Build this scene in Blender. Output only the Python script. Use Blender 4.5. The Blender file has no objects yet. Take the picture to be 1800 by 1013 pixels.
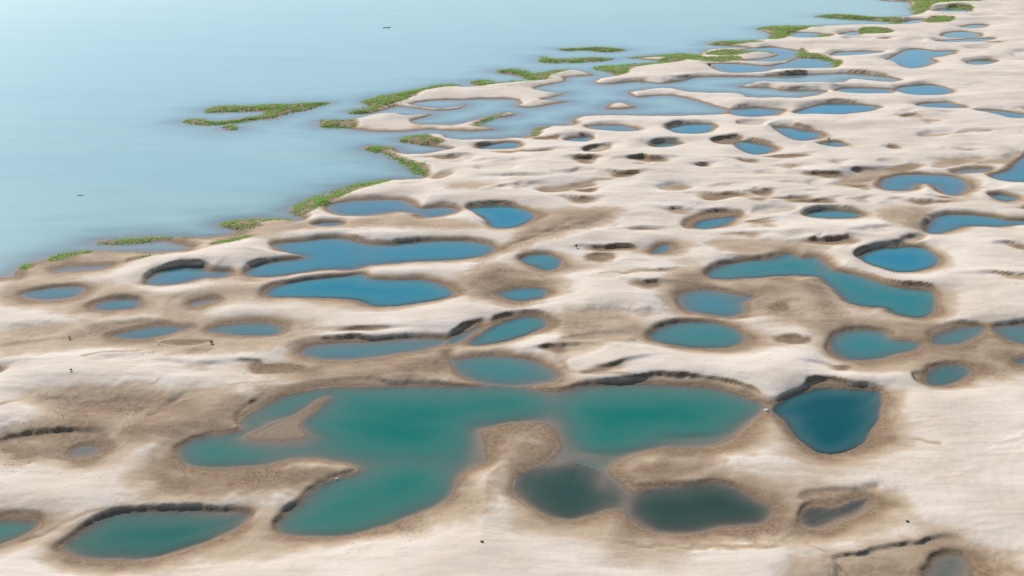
import bpy, math, random
import numpy as np

# ------------------------------------------------------------------ camera, sky, sun, exposure
CAM_H, FPX = 120.0, 1930.0                 # metres above the water; focal length in photo pixels (1800 wide)
PITCH = math.atan(756.5 / FPX)             # horizon lies 250 px above the photograph's top edge
scene = bpy.context.scene
cam_data = bpy.data.cameras.new('camera')
cam = bpy.data.objects.new('camera', cam_data)
scene.collection.objects.link(cam)
cam.location = (0, 0, CAM_H)
cam.rotation_euler = (math.pi / 2 - PITCH, 0, 0)
cam_data.sensor_width = 36.0
cam_data.lens = 36.0 * FPX / 1800.0
cam_data.clip_start = 1.0
cam_data.clip_end = 60000.0
scene.camera = cam

SUN_EL, SUN_AZ = math.radians(35), math.radians(-34)   # azimuth from +Y, negative = to the west (picture left)
world = bpy.data.worlds.new('World')
scene.world = world
world.use_nodes = True
wn = world.node_tree
sky = wn.nodes.new('ShaderNodeTexSky')
sky.sky_type = 'NISHITA'
sky.sun_disc = False
sky.sun_elevation = SUN_EL
sky.sun_rotation = SUN_AZ
sky.altitude = 50
sky.air_density = 1.0
sky.dust_density = 0.12
sky.ozone_density = 1.5
wn.nodes['Background'].inputs['Strength'].default_value = 0.10
wn.links.new(sky.outputs[0], wn.nodes['Background'].inputs['Color'])

sun_data = bpy.data.lights.new('sun', 'SUN')
sun_data.energy = 4.6
sun_data.angle = math.radians(0.53)
sun_data.color = (1.0, 0.955, 0.90)
sun = bpy.data.objects.new('sun', sun_data)
scene.collection.objects.link(sun)
sun.rotation_euler = (math.pi / 2 - SUN_EL, 0, math.pi - SUN_AZ)
sun.location = (-300, 400, 500)

vs = scene.view_settings
vs.view_transform = 'Standard'
vs.look = 'None'
vs.exposure = 0.42
vs.gamma = 1.0
vs.use_curve_mapping = False
scene.cycles.max_bounces = 6
scene.cycles.transparent_max_bounces = 8

C = scene.collection
rng = np.random.default_rng(11)
random.seed(11)

# ------------------------------------------------------------------ helpers
def ground(px, py, z=0.0):
    """Photo pixels -> metres on the level plane z."""
    px = np.asarray(px, float); py = np.asarray(py, float)
    a, b = (px - 900.0) / FPX, (py - 506.5) / FPX
    cp, sp = math.cos(PITCH), math.sin(PITCH)
    dy = cp - b * sp
    dz = -sp - b * cp
    t = (z - CAM_H) / dz
    return np.stack([a * t, dy * t], -1)

_T = rng.random((256, 256)).astype(np.float32)
def vnoise(x, y):
    xi = np.floor(x); yi = np.floor(y)
    fx = (x - xi).astype(np.float32); fy = (y - yi).astype(np.float32)
    xi = xi.astype(np.int64) & 255; yi = yi.astype(np.int64) & 255
    fx = fx * fx * fx * (fx * (fx * 6 - 15) + 10); fy = fy * fy * fy * (fy * (fy * 6 - 15) + 10)
    x1 = (xi + 1) & 255; y1 = (yi + 1) & 255
    a = _T[xi, yi]; b = _T[x1, yi]; c = _T[xi, y1]; d = _T[x1, y1]
    return (a + (b - a) * fx) * (1 - fy) + (c + (d - c) * fx) * fy
def fbm(x, y, scale, octaves=4, gain=0.5, seed=0.0):
    """About -1..1."""
    s = 0.0; amp = 1.0; tot = 0.0
    ca, sa = math.cos(0.6), math.sin(0.6)
    x = x / scale + seed * 17.3; y = y / scale + seed * 9.1
    for _ in range(octaves):
        s = s + amp * (vnoise(x, y) * 2 - 1); tot += amp
        amp *= gain
        x, y = (x * ca - y * sa) * 2.03 + 5.7, (x * sa + y * ca) * 2.03 + 3.3
    return s / tot * 1.6
def sstep(a, b, x):
    t = np.clip((x - a) / (b - a), 0, 1)
    return t * t * (3 - 2 * t)

ORG = {'A': (0, 0), 'B': (600, 0), 'C': (1200, 0), 'D': (0, 338), 'E': (600, 338), 'F': (1200, 338),
       'G': (0, 675), 'H': (600, 675), 'I': (1200, 675)}
def pix(key, pts):
    p = np.array(pts, float)
    if key == 'full':
        return p
    return p / 2.997 + np.array(ORG[key], float)
def smooth(p, n=4):
    """closed Catmull-Rom"""
    p0, p1, p2, p3 = np.roll(p, 1, 0), p, np.roll(p, -1, 0), np.roll(p, -2, 0)
    out = []
    for k in range(n):
        t = k / n
        out.append(0.5 * ((2 * p1) + (-p0 + p2) * t + (2 * p0 - 5 * p1 + 4 * p2 - p3) * t * t + (-p0 + 3 * p1 - 3 * p2 + p3) * t ** 3))
    return np.stack(out, 1).reshape(-1, 2)
def world_poly(key, pts, n=4):
    q = smooth(pix(key, pts), n)
    return ground(q[:, 0], q[:, 1])
def sdf(poly, X, Y):
    """Signed distance (negative inside) and the unit offset from the nearest shore point, both as float32."""
    X = X.astype(np.float32); Y = Y.astype(np.float32)
    best = np.full(X.shape, 1e12, np.float32)
    bx = np.zeros_like(best); by = np.zeros_like(best)
    inside = np.zeros(X.shape, bool)
    n = len(poly)
    for i in range(n):
        ax, ay = poly[i]; cx, cy = poly[(i + 1) % n]
        ex, ey = np.float32(cx - ax), np.float32(cy - ay)
        wx = X - np.float32(ax); wy = Y - np.float32(ay)
        L = ex * ex + ey * ey
        if L < 1e-9:
            continue
        t = np.clip((wx * ex + wy * ey) / L, 0, 1)
        dx = wx - ex * t; dy = wy - ey * t
        d = dx * dx + dy * dy
        m = d < best
        best = np.where(m, d, best); bx = np.where(m, dx, bx); by = np.where(m, dy, by)
        if ey != 0:
            c = (wy >= 0) != (wy - ey >= 0)
            inside ^= c & (wx < ex * (wy / ey))
    d = np.sqrt(best)
    inv = 1.0 / np.maximum(d, 1e-4)
    return np.where(inside, -d, d), bx * inv, by * inv

# ------------------------------------------------------------------ traced shapes
RIVER = [(-4200, -218), (-4200, 120), (-2600, 420), (-1200, 560), (-500, 545), (-200, 512), (-60, 495), (0, 488), (23, 485), (37, 471), (80, 456), (123, 445), (167, 443), (213, 444),
 (290, 443), (332, 436), (305, 428), (288, 425), (230, 429), (190, 431), (172, 428), (170, 424), (200, 421), (250, 419), (290, 417), (350, 417),
 (390, 416), (418, 407), (395, 400), (387, 395), (400, 390), (440, 386), (500, 385), (520, 388), (535, 385), (518, 379), (513, 370), (533, 356), (567, 346), (600, 333),
 (650, 321), (683, 317), (735, 314), (743, 308), (720, 297), (700, 283), (677, 272), (640, 263), (647, 258), (693, 260), (700, 266), (717, 272),
 (750, 269), (790, 262), (763, 257), (733, 253), (703, 248), (717, 242), (750, 237), (780, 238), (788, 245), (813, 247), (853, 245), (900, 243), (933, 240),
 (937, 230), (953, 223), (993, 221), (1010, 218), (1003, 212), (1020, 205), (1067, 202), (1133, 204), (1200, 203), (1262, 201), (1280, 196), (1268, 190), (1243, 183),
 (1220, 176), (1200, 171), (1167, 167), (1120, 171), (1103, 165), (1120, 160), (1150, 156), (1183, 156), (1210, 162), (1233, 163), (1297, 164),
 (1317, 171), (1353, 171), (1372, 171), (1400, 172), (1453, 163), (1440, 159), (1387, 159), (1367, 157), (1350, 154), (1310, 154), (1287, 152), (1310, 150), (1343, 144),
 (1357, 147), (1433, 147), (1477, 145), (1493, 139), (1533, 142), (1570, 144), (1577, 139), (1540, 133), (1493, 129), (1433, 131), (1373, 134),
 (1300, 135), (1233, 135), (1200, 141), (1167, 147), (1120, 143), (1083, 147), (1047, 147), (1053, 139), (1083, 133), (1067, 127), (1057, 120),
 (1100, 115), (1147, 112), (1167, 107), (1103, 102), (1167, 97), (1200, 95), (1225, 97), (1236, 93), (1243, 88), (1280, 86), (1330, 85), (1300, 82), (1243, 79), (1260, 74), (1300, 72),
 (1350, 69), (1357, 63), (1340, 55), (1333, 50), (1370, 47), (1440, 46), (1480, 44), (1570, 43), (1560, 38), (1480, 33), (1435, 29), (1470, 26),
 (1530, 31), (1570, 31), (1610, 26), (1605, 18), (1600, 8), (1590, 3), (1545, 0), (1560, -9), (1640, -20), (1700, -35), (1760, -55), (1900, -100), (2300, -160), (2900, -195), (3200, -218)]

ISLANDS = [
 ('A', [(1080, 588), (1150, 562), (1300, 560), (1500, 552), (1600, 545), (1740, 543), (1680, 558), (1620, 582), (1510, 602), (1440, 627), (1340, 634), (1200, 652), (1080, 660), (965, 642), (1040, 630), (1150, 643), (1290, 623), (1385, 608), (1400, 592), (1300, 588), (1170, 592)]),
 ('A', [(1170, 672), (1220, 660), (1250, 680), (1200, 684)]),
 ('B', [(40, 592), (150, 565), (110, 538), (200, 512), (300, 495), (430, 470), (520, 450), (600, 447), (660, 462), (740, 457), (680, 437), (740, 425), (800, 440), (940, 432), (1000, 422), (900, 394), (810, 380), (900, 366), (960, 375), (1020, 390), (1180, 370), (1300, 382), (1330, 398), (1260, 402), (1190, 408), (1170, 430), (1050, 455), (1020, 470), (1120, 493), (1190, 490), (1110, 512), (1060, 528), (1210, 535), (1120, 550), (1000, 568), (910, 560), (940, 545), (890, 523), (640, 527), (470, 532), (360, 550), (450, 568), (540, 573), (620, 563), (655, 548), (660, 562), (600, 577), (500, 584), (400, 572), (300, 562), (230, 580), (130, 600)]),
 ('B', [(-110, 640), (0, 635), (90, 630), (180, 613), (290, 606), (350, 613), (430, 605), (500, 600), (410, 628), (370, 640), (430, 655), (600, 655), (690, 640), (800, 610), (880, 593), (920, 605), (880, 617), (780, 634), (720, 660), (830, 683), (700, 692), (600, 692), (460, 682), (330, 692), (150, 692), (0, 674), (-90, 672)]),
 ('B', [(1385, 572), (1420, 550), (1480, 542), (1560, 565), (1480, 578)]),
 ('B', [(1140, 260), (1250, 256), (1380, 252), (1500, 265), (1400, 274), (1280, 264), (1200, 268)]),
 ('B', [(1040, 318), (1060, 300), (1090, 310), (1200, 313), (1330, 306), (1440, 312), (1300, 327), (1150, 332), (1050, 327)]),
]

# key, points, depth (m), shore-to-deep distance (m), blueness 0..1 (own tint plus painted sky reflection), scarp height factor, label
POOLS = [
 ('full', [(315, 795), (330, 778), (365, 766), (400, 762), (428, 755), (425, 742), (450, 722), (490, 702), (530, 692), (590, 683), (700, 680), (800, 680), (880, 678), (930, 684), (980, 690), (1040, 680), (1120, 677), (1200, 680), (1260, 686), (1310, 698), (1342, 714), (1335, 728), (1310, 748), (1275, 775), (1230, 785), (1160, 787), (1110, 800), (1075, 818), (1070, 833), (1090, 850), (1113, 868), (1150, 860), (1200, 854), (1243, 850), (1290, 857), (1330, 878), (1355, 893), (1357, 907), (1340, 920), (1290, 925), (1260, 930), (1220, 938), (1167, 940), (1133, 928), (1107, 908), (1090, 896), (1063, 897), (1033, 908), (1000, 914), (967, 908), (933, 892), (913, 875), (903, 855), (910, 835), (933, 825), (953, 818), (975, 800), (990, 785), (978, 757), (955, 745), (917, 741), (870, 748), (842, 757), (848, 775), (852, 800), (848, 815), (825, 823), (808, 840), (803, 860), (790, 878), (760, 895), (720, 910), (680, 922), (640, 933), (600, 941), (550, 943), (500, 938), (488, 925), (500, 905), (525, 885), (545, 865), (575, 847), (600, 838), (625, 832), (630, 822), (600, 812), (560, 808), (510, 808), (460, 818), (410, 822), (360, 822), (325, 815)],
  3.2, 7.5, 0.0, 1.0, 'largest teal pool, many-lobed, with a sand wedge and green bays', .9),
 ('I', [(480, 130), (540, 90), (640, 50), (760, 28), (900, 30), (1040, 45), (1052, 120), (1030, 190), (985, 245), (975, 280), (920, 330), (850, 360), (770, 368), (690, 345), (600, 270), (550, 200), (500, 160)],
  4.5, 5.0, 0.30, 1.2, 'deep dark blue pool with a pointed end touching the largest teal pool', .45),
 ('I', [(640, 690), (700, 655), (790, 660), (860, 640), (970, 610), (960, 650), (900, 690), (800, 720), (740, 745), (690, 755), (650, 735)],
  1.0, 3.5, 0.0, 1.2, 'small brown pool with painted shade under a shaded sand bank', .15),  # low last value: shadow over this pool painted into its colour
 ('I', [(1290, 985), (1340, 930), (1400, 900), (1470, 910), (1500, 950), (1500, 1000), (1470, 1060), (1300, 1060), (1280, 1015)],
  0.75, 5.0, 0.0, 0.8, 'olive brown puddle in a rough hollow below a jagged bank', .6),
 ('G', [(355, 870), (370, 830), (450, 770), (550, 712), (680, 682), (900, 668), (1150, 668), (1290, 672), (1340, 690), (1280, 740), (1150, 800), (1000, 860), (850, 910), (700, 925), (530, 922), (420, 905)],
  3.0, 6.5, 0.0, 1.2, 'long emerald pool behind a thin pale sand ridge', .65),
 ('G', [(-300, 735), (-100, 722), (0, 720), (120, 725), (200, 742), (150, 785), (60, 825), (0, 845), (-100, 870), (-300, 850)],
  3.0, 5.0, 0.0, 1.1, 'green pool cut by the frame, west of the long emerald pool', 1.0),
 ('G', [(370, 380), (400, 345), (450, 330), (510, 335), (505, 365), (430, 390)],
  0.5, 3.0, 0.0, 0.4, 'tiny muddy puddle in a speckled brown hollow', 1.0),
 ('F', [(1290, 975), (1310, 940), (1380, 915), (1460, 915), (1510, 935), (1500, 965), (1440, 1000), (1360, 1020), (1300, 1010)],
  2.0, 4.5, 0.2, 1.3, 'small round dark teal pool in a steep sand bowl', .6),
 ('F', [(1750, 885), (1800, 870), (1900, 866), (1900, 905), (1780, 908)],
  1.0, 3.5, 0.2, 0.9, 'sliver of dark pool beside dark damp sand at the frame edge', 1.0),
 ('F', [(775, 800), (800, 760), (860, 735), (960, 728), (1060, 740), (1110, 772), (1190, 782), (1270, 800), (1240, 828), (1160, 845), (1105, 858), (1060, 876), (980, 888), (860, 880), (800, 845)],
  2.3, 5.0, 0.15, 0.9, 'oval teal pool with a shallow mauve tail on damp sand', 1.0),
 ('F', [(1310, 785), (1360, 742), (1450, 715), (1560, 708), (1600, 725), (1540, 770), (1450, 800), (1340, 808)],
  1.3, 5.0, 0.25, 1.0, 'wedge-shaped grey-blue pool under a dark curved bank', 1.0),
 ('F', [(1640, 735), (1660, 708), (1800, 697), (1950, 700), (1950, 800), (1790, 800), (1700, 770)],
  1.2, 6.0, 0.25, 1.0, 'shallow grey-blue pool cut by the frame beside the wedge-shaped pool', 1.0),
 ('full', [(1143, 590), (1165, 576), (1200, 568), (1240, 567), (1280, 573), (1305, 585), (1308, 600), (1285, 610), (1240, 613), (1190, 608), (1155, 600)],
  2.2, 4.5, 0.2, 0.9, 'oval dark teal pool below the fading blue-grey pool', 1.0),
 ('full', [(1190, 525), (1205, 514), (1240, 510), (1270, 514), (1300, 520), (1325, 524), (1310, 535), (1308, 550), (1280, 558), (1240, 553), (1205, 545)],
  1.7, 6.0, 0.35, 0.8, 'blue pool whose end fades into damp sand, below the S-shaped pool', 1.0),
 ('F', [(130, 430), (200, 390), (330, 365), (460, 352), (560, 325), (620, 348), (700, 345), (755, 380), (790, 415), (900, 435), (1030, 475), (1150, 505), (1300, 520), (1335, 550), (1325, 610), (1290, 650), (1220, 660), (1120, 640), (1070, 612), (970, 605), (880, 585), (820, 540), (760, 480), (720, 448), (600, 440), (480, 445), (300, 455), (160, 455)],
  2.6, 4.0, 0.15, 1.0, 'S-shaped turquoise pool winding round a pale sand hump', 1.0),
 ('F', [(935, 345), (1000, 310), (1080, 292), (1200, 288), (1290, 300), (1345, 340), (1330, 385), (1240, 415), (1130, 422), (1030, 395), (960, 365)],
  3.2, 3.5, 0.55, 1.2, 'clear oval blue pool beside the S-shaped turquoise pool', 1.0),
 ('F', [(1285, 195), (1310, 150), (1340, 125), (1450, 115), (1580, 125), (1700, 145), (1800, 150), (1900, 152), (1900, 172), (1790, 172), (1650, 182), (1500, 180), (1420, 205), (1340, 220), (1290, 215)],
  2.6, 5.5, 0.55, 1.2, 'bright blue pool with a long pale tail', 1.0),
 ('F', [(70, 175), (100, 155), (200, 138), (290, 130), (240, 165), (160, 188), (80, 192)],
  2.4, 3.0, 0.4, 1.9, 'slender teal pool under a tall crescent-shaped bank', 1.0),
 ('F', [(645, 125), (700, 105), (800, 95), (900, 105), (940, 120), (900, 135), (740, 137)],
  2.4, 3.5, 0.45, 1.6, 'small turquoise pool under a dark bank on open pale sand', 1.0),
 ('full', [(825, 606), (838, 592), (865, 576), (905, 562), (940, 558), (959, 564), (957, 574), (930, 587), (890, 599), (850, 607)],
  2.6, 4.0, 0.2, 1.2, 'slanting teardrop teal pool under a dark sand bank', 1.0),
 ('full', [(786, 604), (800, 592), (830, 579), (848, 574), (832, 588), (806, 603)],
  0.8, 4.0, 0.3, 1.2, 'narrow grey shallow strip beside the slanting teardrop pool', 1.0),
 ('full', [(525, 622), (545, 608), (600, 604), (650, 601), (700, 597), (760, 595), (788, 599), (770, 610), (730, 618), (680, 625), (620, 632), (560, 633)],
  1.0, 7.0, 0.4, 1.1, 'long shallow blue-grey pool below a long pale dune', 1.0),
 ('full', [(783, 622), (800, 631), (830, 627), (880, 625), (930, 632), (970, 648), (985, 660), (970, 672), (920, 678), (870, 678), (820, 668), (797, 650)],
  1.9, 6.5, 0.2, 0.7, 'hazy teal pool between the teardrop pool and the largest pool', 1.0),
 ('full', [(482, 432), (520, 425), (560, 420), (600, 419), (640, 428), (690, 430), (740, 426), (800, 424), (850, 428), (873, 438), (850, 450), (800, 457), (740, 460), (690, 464), (650, 468), (620, 475), (560, 475), (500, 485), (450, 487), (432, 480), (450, 468), (480, 461), (520, 457), (540, 451), (505, 445)],
  2.4, 5.5, 0.55, 1.0, 'long forked blue pool reaching two arms toward the river', 1.0),
 ('full', [(472, 515), (490, 503), (540, 492), (600, 487), (635, 482), (655, 490), (690, 492), (740, 493), (770, 500), (795, 515), (780, 525), (740, 532), (690, 539), (650, 537), (630, 528), (590, 524), (520, 524), (480, 522)],
  3.2, 5.0, 0.5, 1.0, 'deep blue double-bulged pool below the long forked pool', 1.0),
 ('E', [(945, 360), (990, 335), (1040, 325), (1100, 335), (1165, 360), (1140, 400), (1080, 412), (1020, 395)],
  2.2, 3.5, 0.4, 0.8, 'small leaf-shaped teal pool ringed by pale sand', 1.0),
 ('E', [(830, 535), (880, 520), (950, 508), (1050, 505), (1090, 520), (1070, 555), (970, 570), (880, 560)],
  2.2, 4.0, 0.45, 0.7, 'small blue almond pool beside brown damp sand', 1.0),
 ('full', [(575, 363), (600, 356), (635, 352), (677, 351), (710, 353), (730, 363), (744, 367), (774, 364), (800, 367), (797, 375), (774, 381), (747, 383), (733, 376), (697, 373), (660, 378), (620, 380), (593, 377)],
  1.5, 7.0, 0.7, 0.9, 'pale blue pool behind the grassy river corner', 1.0),
 ('E', [(680, 88), (740, 80), (830, 74), (930, 85), (1005, 115), (1000, 145), (930, 180), (850, 192), (790, 180), (770, 150), (740, 125)],
  3.4, 3.5, 0.65, 1.1, 'vivid blue fan-shaped pool on pale sand', 1.0),
 ('D', [(765, 482), (800, 447), (860, 418), (960, 398), (1060, 402), (1110, 420), (1200, 420), (1215, 440), (1150, 450), (1060, 455), (960, 480), (870, 490), (800, 490)],
  2.0, 6.0, 0.6, 1.2, 'light blue pool with a narrow tail near the river beach', 1.0),
 ('D', [(100, 540), (190, 517), (300, 502), (430, 499), (437, 525), (390, 550), (270, 565), (160, 560)],
  1.3, 5.5, 0.5, 1.0, 'pale blue flat-topped pool near the weedy shore', 1.0),
 ('D', [(495, 610), (540, 582), (640, 564), (720, 570), (740, 595), (690, 615), (580, 625), (520, 622)],
  1.9, 4.5, 0.5, 1.0, 'small lens-shaped blue pool in a smooth sand dip', 1.0),
 ('D', [(590, 762), (680, 737), (800, 714), (940, 710), (1010, 714), (960, 735), (840, 760), (720, 772)],
  1.3, 5.0, 0.45, 0.9, 'thin slate-blue pool at the foot of a rough gully', 1.0),
 ('D', [(1090, 735), (1160, 707), (1300, 692), (1430, 697), (1490, 720), (1460, 750), (1360, 758), (1220, 752)],
  1.7, 5.0, 0.45, 0.9, 'slate-blue lens pool beside the rough gully', 1.0),
 ('D', [(290, 408), (380, 394), (500, 390), (590, 384), (540, 405), (420, 415), (310, 425)],
  0.7, 5.0, 0.8, 0.7, 'shallow pale strip of water on the weedy river beach', 1.0),
 ('D', [(1010, 590), (1080, 572), (1140, 570), (1080, 588), (1030, 600)],
  0.6, 3.0, 0.6, 0.6, 'faint mauve puddle at the head of the gully', 1.0),
 ('D', [(1660, 172), (1700, 162), (1780, 160), (1800, 170), (1720, 178)],
  0.9, 4.0, 0.8, 0.6, 'tiny pale pool beside the grassy river corner', 1.0),
 ('E', [(1635, 325), (1665, 292), (1700, 282), (1735, 292), (1700, 322)],
  1.5, 3.0, 0.3, 1.6, 'tiny dark pool in a pit on open pale sand', 1.0),
 ('C', [(1040, 975), (1070, 945), (1150, 925), (1300, 920), (1440, 935), (1500, 965), (1490, 1010), (1440, 1030), (1380, 1020), (1310, 975), (1240, 970), (1200, 1000), (1100, 1005), (1050, 995)],
  1.5, 6.0, 0.75, 1.0, 'pale blue bean-shaped pool with a sand tongue', 1.0),
 ('C', [(1620, 928), (1690, 908), (1740, 883), (1800, 825), (1900, 800), (1900, 950), (1760, 958), (1680, 950)],
  2.2, 5.0, 0.7, 1.4, 'blue pool cut by the frame under a long dark bank', 1.0),
 ('C', [(1440, 905), (1540, 893), (1620, 888), (1600, 905), (1500, 914), (1440, 917)],
  0.6, 4.0, 0.8, 0.9, 'thin pale puddle above the bean-shaped pool', 1.0),
 ('C', [(1630, 1032), (1680, 1027), (1750, 1040), (1760, 1055), (1700, 1060), (1650, 1047)],
  1.3, 3.0, 0.4, 0.9, 'tiny teal pool below the bean-shaped pool', 1.0),
 ('C', [(270, 762), (330, 748), (400, 758), (480, 780), (450, 805), (380, 815), (320, 795)],
  2.4, 4.0, 0.6, 1.5, 'comma-shaped turquoise pool under a dark curved bank', 1.0),
 ('C', [(480, 672), (560, 674), (660, 690), (730, 710), (690, 735), (600, 742), (540, 715)],
  2.2, 4.5, 0.7, 1.2, 'blue leaf-shaped pool beside a dark little hollow', 1.0),
 ('C', [(-75, 678), (0, 658), (80, 652), (150, 657), (170, 675), (120, 700), (0, 705), (-50, 692)],
  2.2, 4.5, 0.75, 1.1, 'blue pool behind the end of the long sand spit', 1.0),
 ('C', [(720, 764), (770, 752), (830, 752), (860, 766), (800, 776)],
  1.6, 3.0, 0.3, 1.4, 'tiny dark teal pool beside a leafless bush', 1.0),
 ('C', [(600, 600), (640, 577), (720, 555), (820, 546), (950, 555), (1040, 567), (960, 588), (840, 602), (700, 600)],
  3.0, 5.0, 0.85, 1.2, 'deep blue almond pool with a dark far bank', 1.0),
 ('C', [(255, 582), (320, 570), (430, 570), (530, 580), (490, 605), (380, 615), (275, 608)],
  1.8, 7.0, 0.8, 0.9, 'pale blue pool separated from the river by a sand neck', 1.0),
 ('C', [(1245, 553), (1290, 545), (1390, 538), (1430, 550), (1480, 565), (1380, 570), (1270, 568)],
  1.8, 6.0, 0.8, 1.2, 'pale blue sliver pool under a curled dark bank', 1.0),
 ('C', [(1550, 582), (1620, 582), (1720, 592), (1810, 607), (1800, 625), (1720, 622), (1640, 600)],
  1.9, 6.0, 0.8, 1.2, 'narrow slanting blue pool on open pale sand', 1.0),
 ('C', [(800, 482), (850, 466), (950, 464), (1090, 472), (1105, 485), (1060, 494), (900, 492), (840, 488)],
  1.8, 7.0, 0.8, 0.9, 'narrow pale pool alongside the dark-banked inlet', 1.0),
 ('C', [(1125, 474), (1180, 456), (1280, 446), (1370, 458), (1420, 478), (1380, 495), (1280, 502), (1180, 495)],
  2.4, 6.0, 0.85, 1.1, 'blue diamond-shaped pool at the end of the inlet', 1.0),
 ('C', [(1070, 318), (1110, 300), (1170, 268), (1240, 260), (1330, 271), (1430, 270), (1390, 290), (1300, 308), (1325, 325), (1290, 345), (1210, 362), (1160, 352), (1130, 330)],
  2.2, 6.0, 0.8, 1.5, 'heart-shaped blue pool on pale sand', 1.0),
 ('C', [(150, 338), (300, 338), (450, 348), (520, 338), (600, 312), (640, 307), (760, 317), (798, 345), (780, 358), (650, 360), (490, 364), (400, 382), (220, 382), (170, 357)],
  1.2, 9.0, 0.9, 0.7, 'pale lagoon crossed by a dark grassy spit', 1.0),
 ('C', [(300, 266), (420, 252), (490, 250), (560, 262), (615, 272), (600, 298), (510, 325), (330, 322), (470, 302), (500, 288), (420, 274)],
  1.0, 9.0, 0.95, 0.6, 'pale hooked lagoon enclosed by green grass strips', 1.0),
 ('C', [(790, 289), (830, 276), (930, 271), (1050, 274), (1000, 284), (900, 292), (800, 297)],
  1.0, 7.0, 0.8, 1.2, 'faint pale pool west of the heart-shaped pool', 1.0),
 ('C', [(1500, 327), (1560, 318), (1640, 320), (1620, 335), (1530, 343)],
  1.8, 4.0, 0.4, 1.3, 'small dark pool east of the heart-shaped pool', 1.0),
 ('C', [(560, 185), (600, 173), (700, 175), (770, 186), (700, 198), (600, 198)],
  1.0, 9.0, 0.95, 0.6, 'pale pool inside the grassy headland', 1.0),
 ('C', [(830, 182), (900, 168), (930, 172), (920, 185), (860, 189)],
  1.0, 8.0, 0.9, 1.2, 'tiny pale pool behind the grassy headland', 1.0),
 ('C', [(1330, 54), (1400, 44), (1510, 52), (1500, 65), (1400, 68), (1340, 66)],
  1.0, 9.0, 0.95, 0.6, 'pale pool at the foot of the broad green meadow', 1.0),
 ('C', [(1140, 117), (1230, 104), (1275, 104), (1260, 116), (1200, 126), (1120, 127)],
  1.0, 9.0, 0.95, 1.0, 'pale bay-end pool between two thin grass spits', 1.0),
 ('C', [(1470, 143), (1530, 133), (1600, 134), (1560, 146), (1500, 151)],
  1.0, 8.0, 0.9, 1.2, 'small pale pool high on the far sand', 1.0),
 ('C', [(1370, 187), (1420, 170), (1500, 168), (1570, 186), (1540, 198), (1440, 200), (1380, 197)],
  1.3, 9.0, 0.95, 0.9, 'pale oval pool with a dark-banked strip below it', 1.0),
 ('C', [(1345, 215), (1440, 211), (1600, 202), (1645, 206), (1560, 220), (1420, 223), (1355, 222)],
  1.3, 7.0, 0.85, 1.2, 'narrow dark-banked strip of blue below the pale oval pool', 1.0),
 ('B', [(720, 782), (790, 764), (880, 751), (935, 757), (920, 775), (820, 786)],
  1.9, 5.0, 0.75, 1.0, 'small blue wedge pool beside the grassy inlet', 1.0),
 ('B', [(1190, 742), (1230, 727), (1310, 722), (1300, 742), (1240, 750)],
  1.3, 5.0, 0.7, 1.3, 'small dark-rimmed pool near the sand spit root', 1.0),
 ('B', [(1290, 670), (1350, 661), (1480, 663), (1560, 686), (1500, 693), (1380, 686)],
  1.0, 7.0, 0.9, 0.7, 'thin pale strip of water behind the long sand spit', 1.0),
 ('B', [(1640, 774), (1680, 758), (1760, 750), (1790, 762), (1690, 778)],
  1.2, 4.0, 0.6, 1.2, 'tiny dark pool on pale sand by the long spit', 1.0),
]
# pools that stand in lobes of the largest pool's basin, joined to it by brown shallows: outline of the lobe, blueness, murkiness, label
LOBES = [
 ([(880, 820), (950, 812), (1010, 812), (1062, 832), (1088, 858), (1104, 886), (1085, 905), (1030, 930), (950, 925), (880, 890)], 0.0, .26, 'round dark green pool between the brown peninsula and the amber bank'),
 ([(1104, 886), (1088, 858), (1100, 845), (1200, 835), (1300, 840), (1390, 880), (1390, 930), (1250, 960), (1130, 955), (1085, 905)], 0.0, .20, 'wide dark green-grey pool below the amber bank'),
]
WEDGE = ('full', [(430, 768), (465, 752), (515, 732), (560, 703), (578, 699), (562, 718), (532, 745), (545, 768), (500, 778), (455, 777)])

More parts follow.
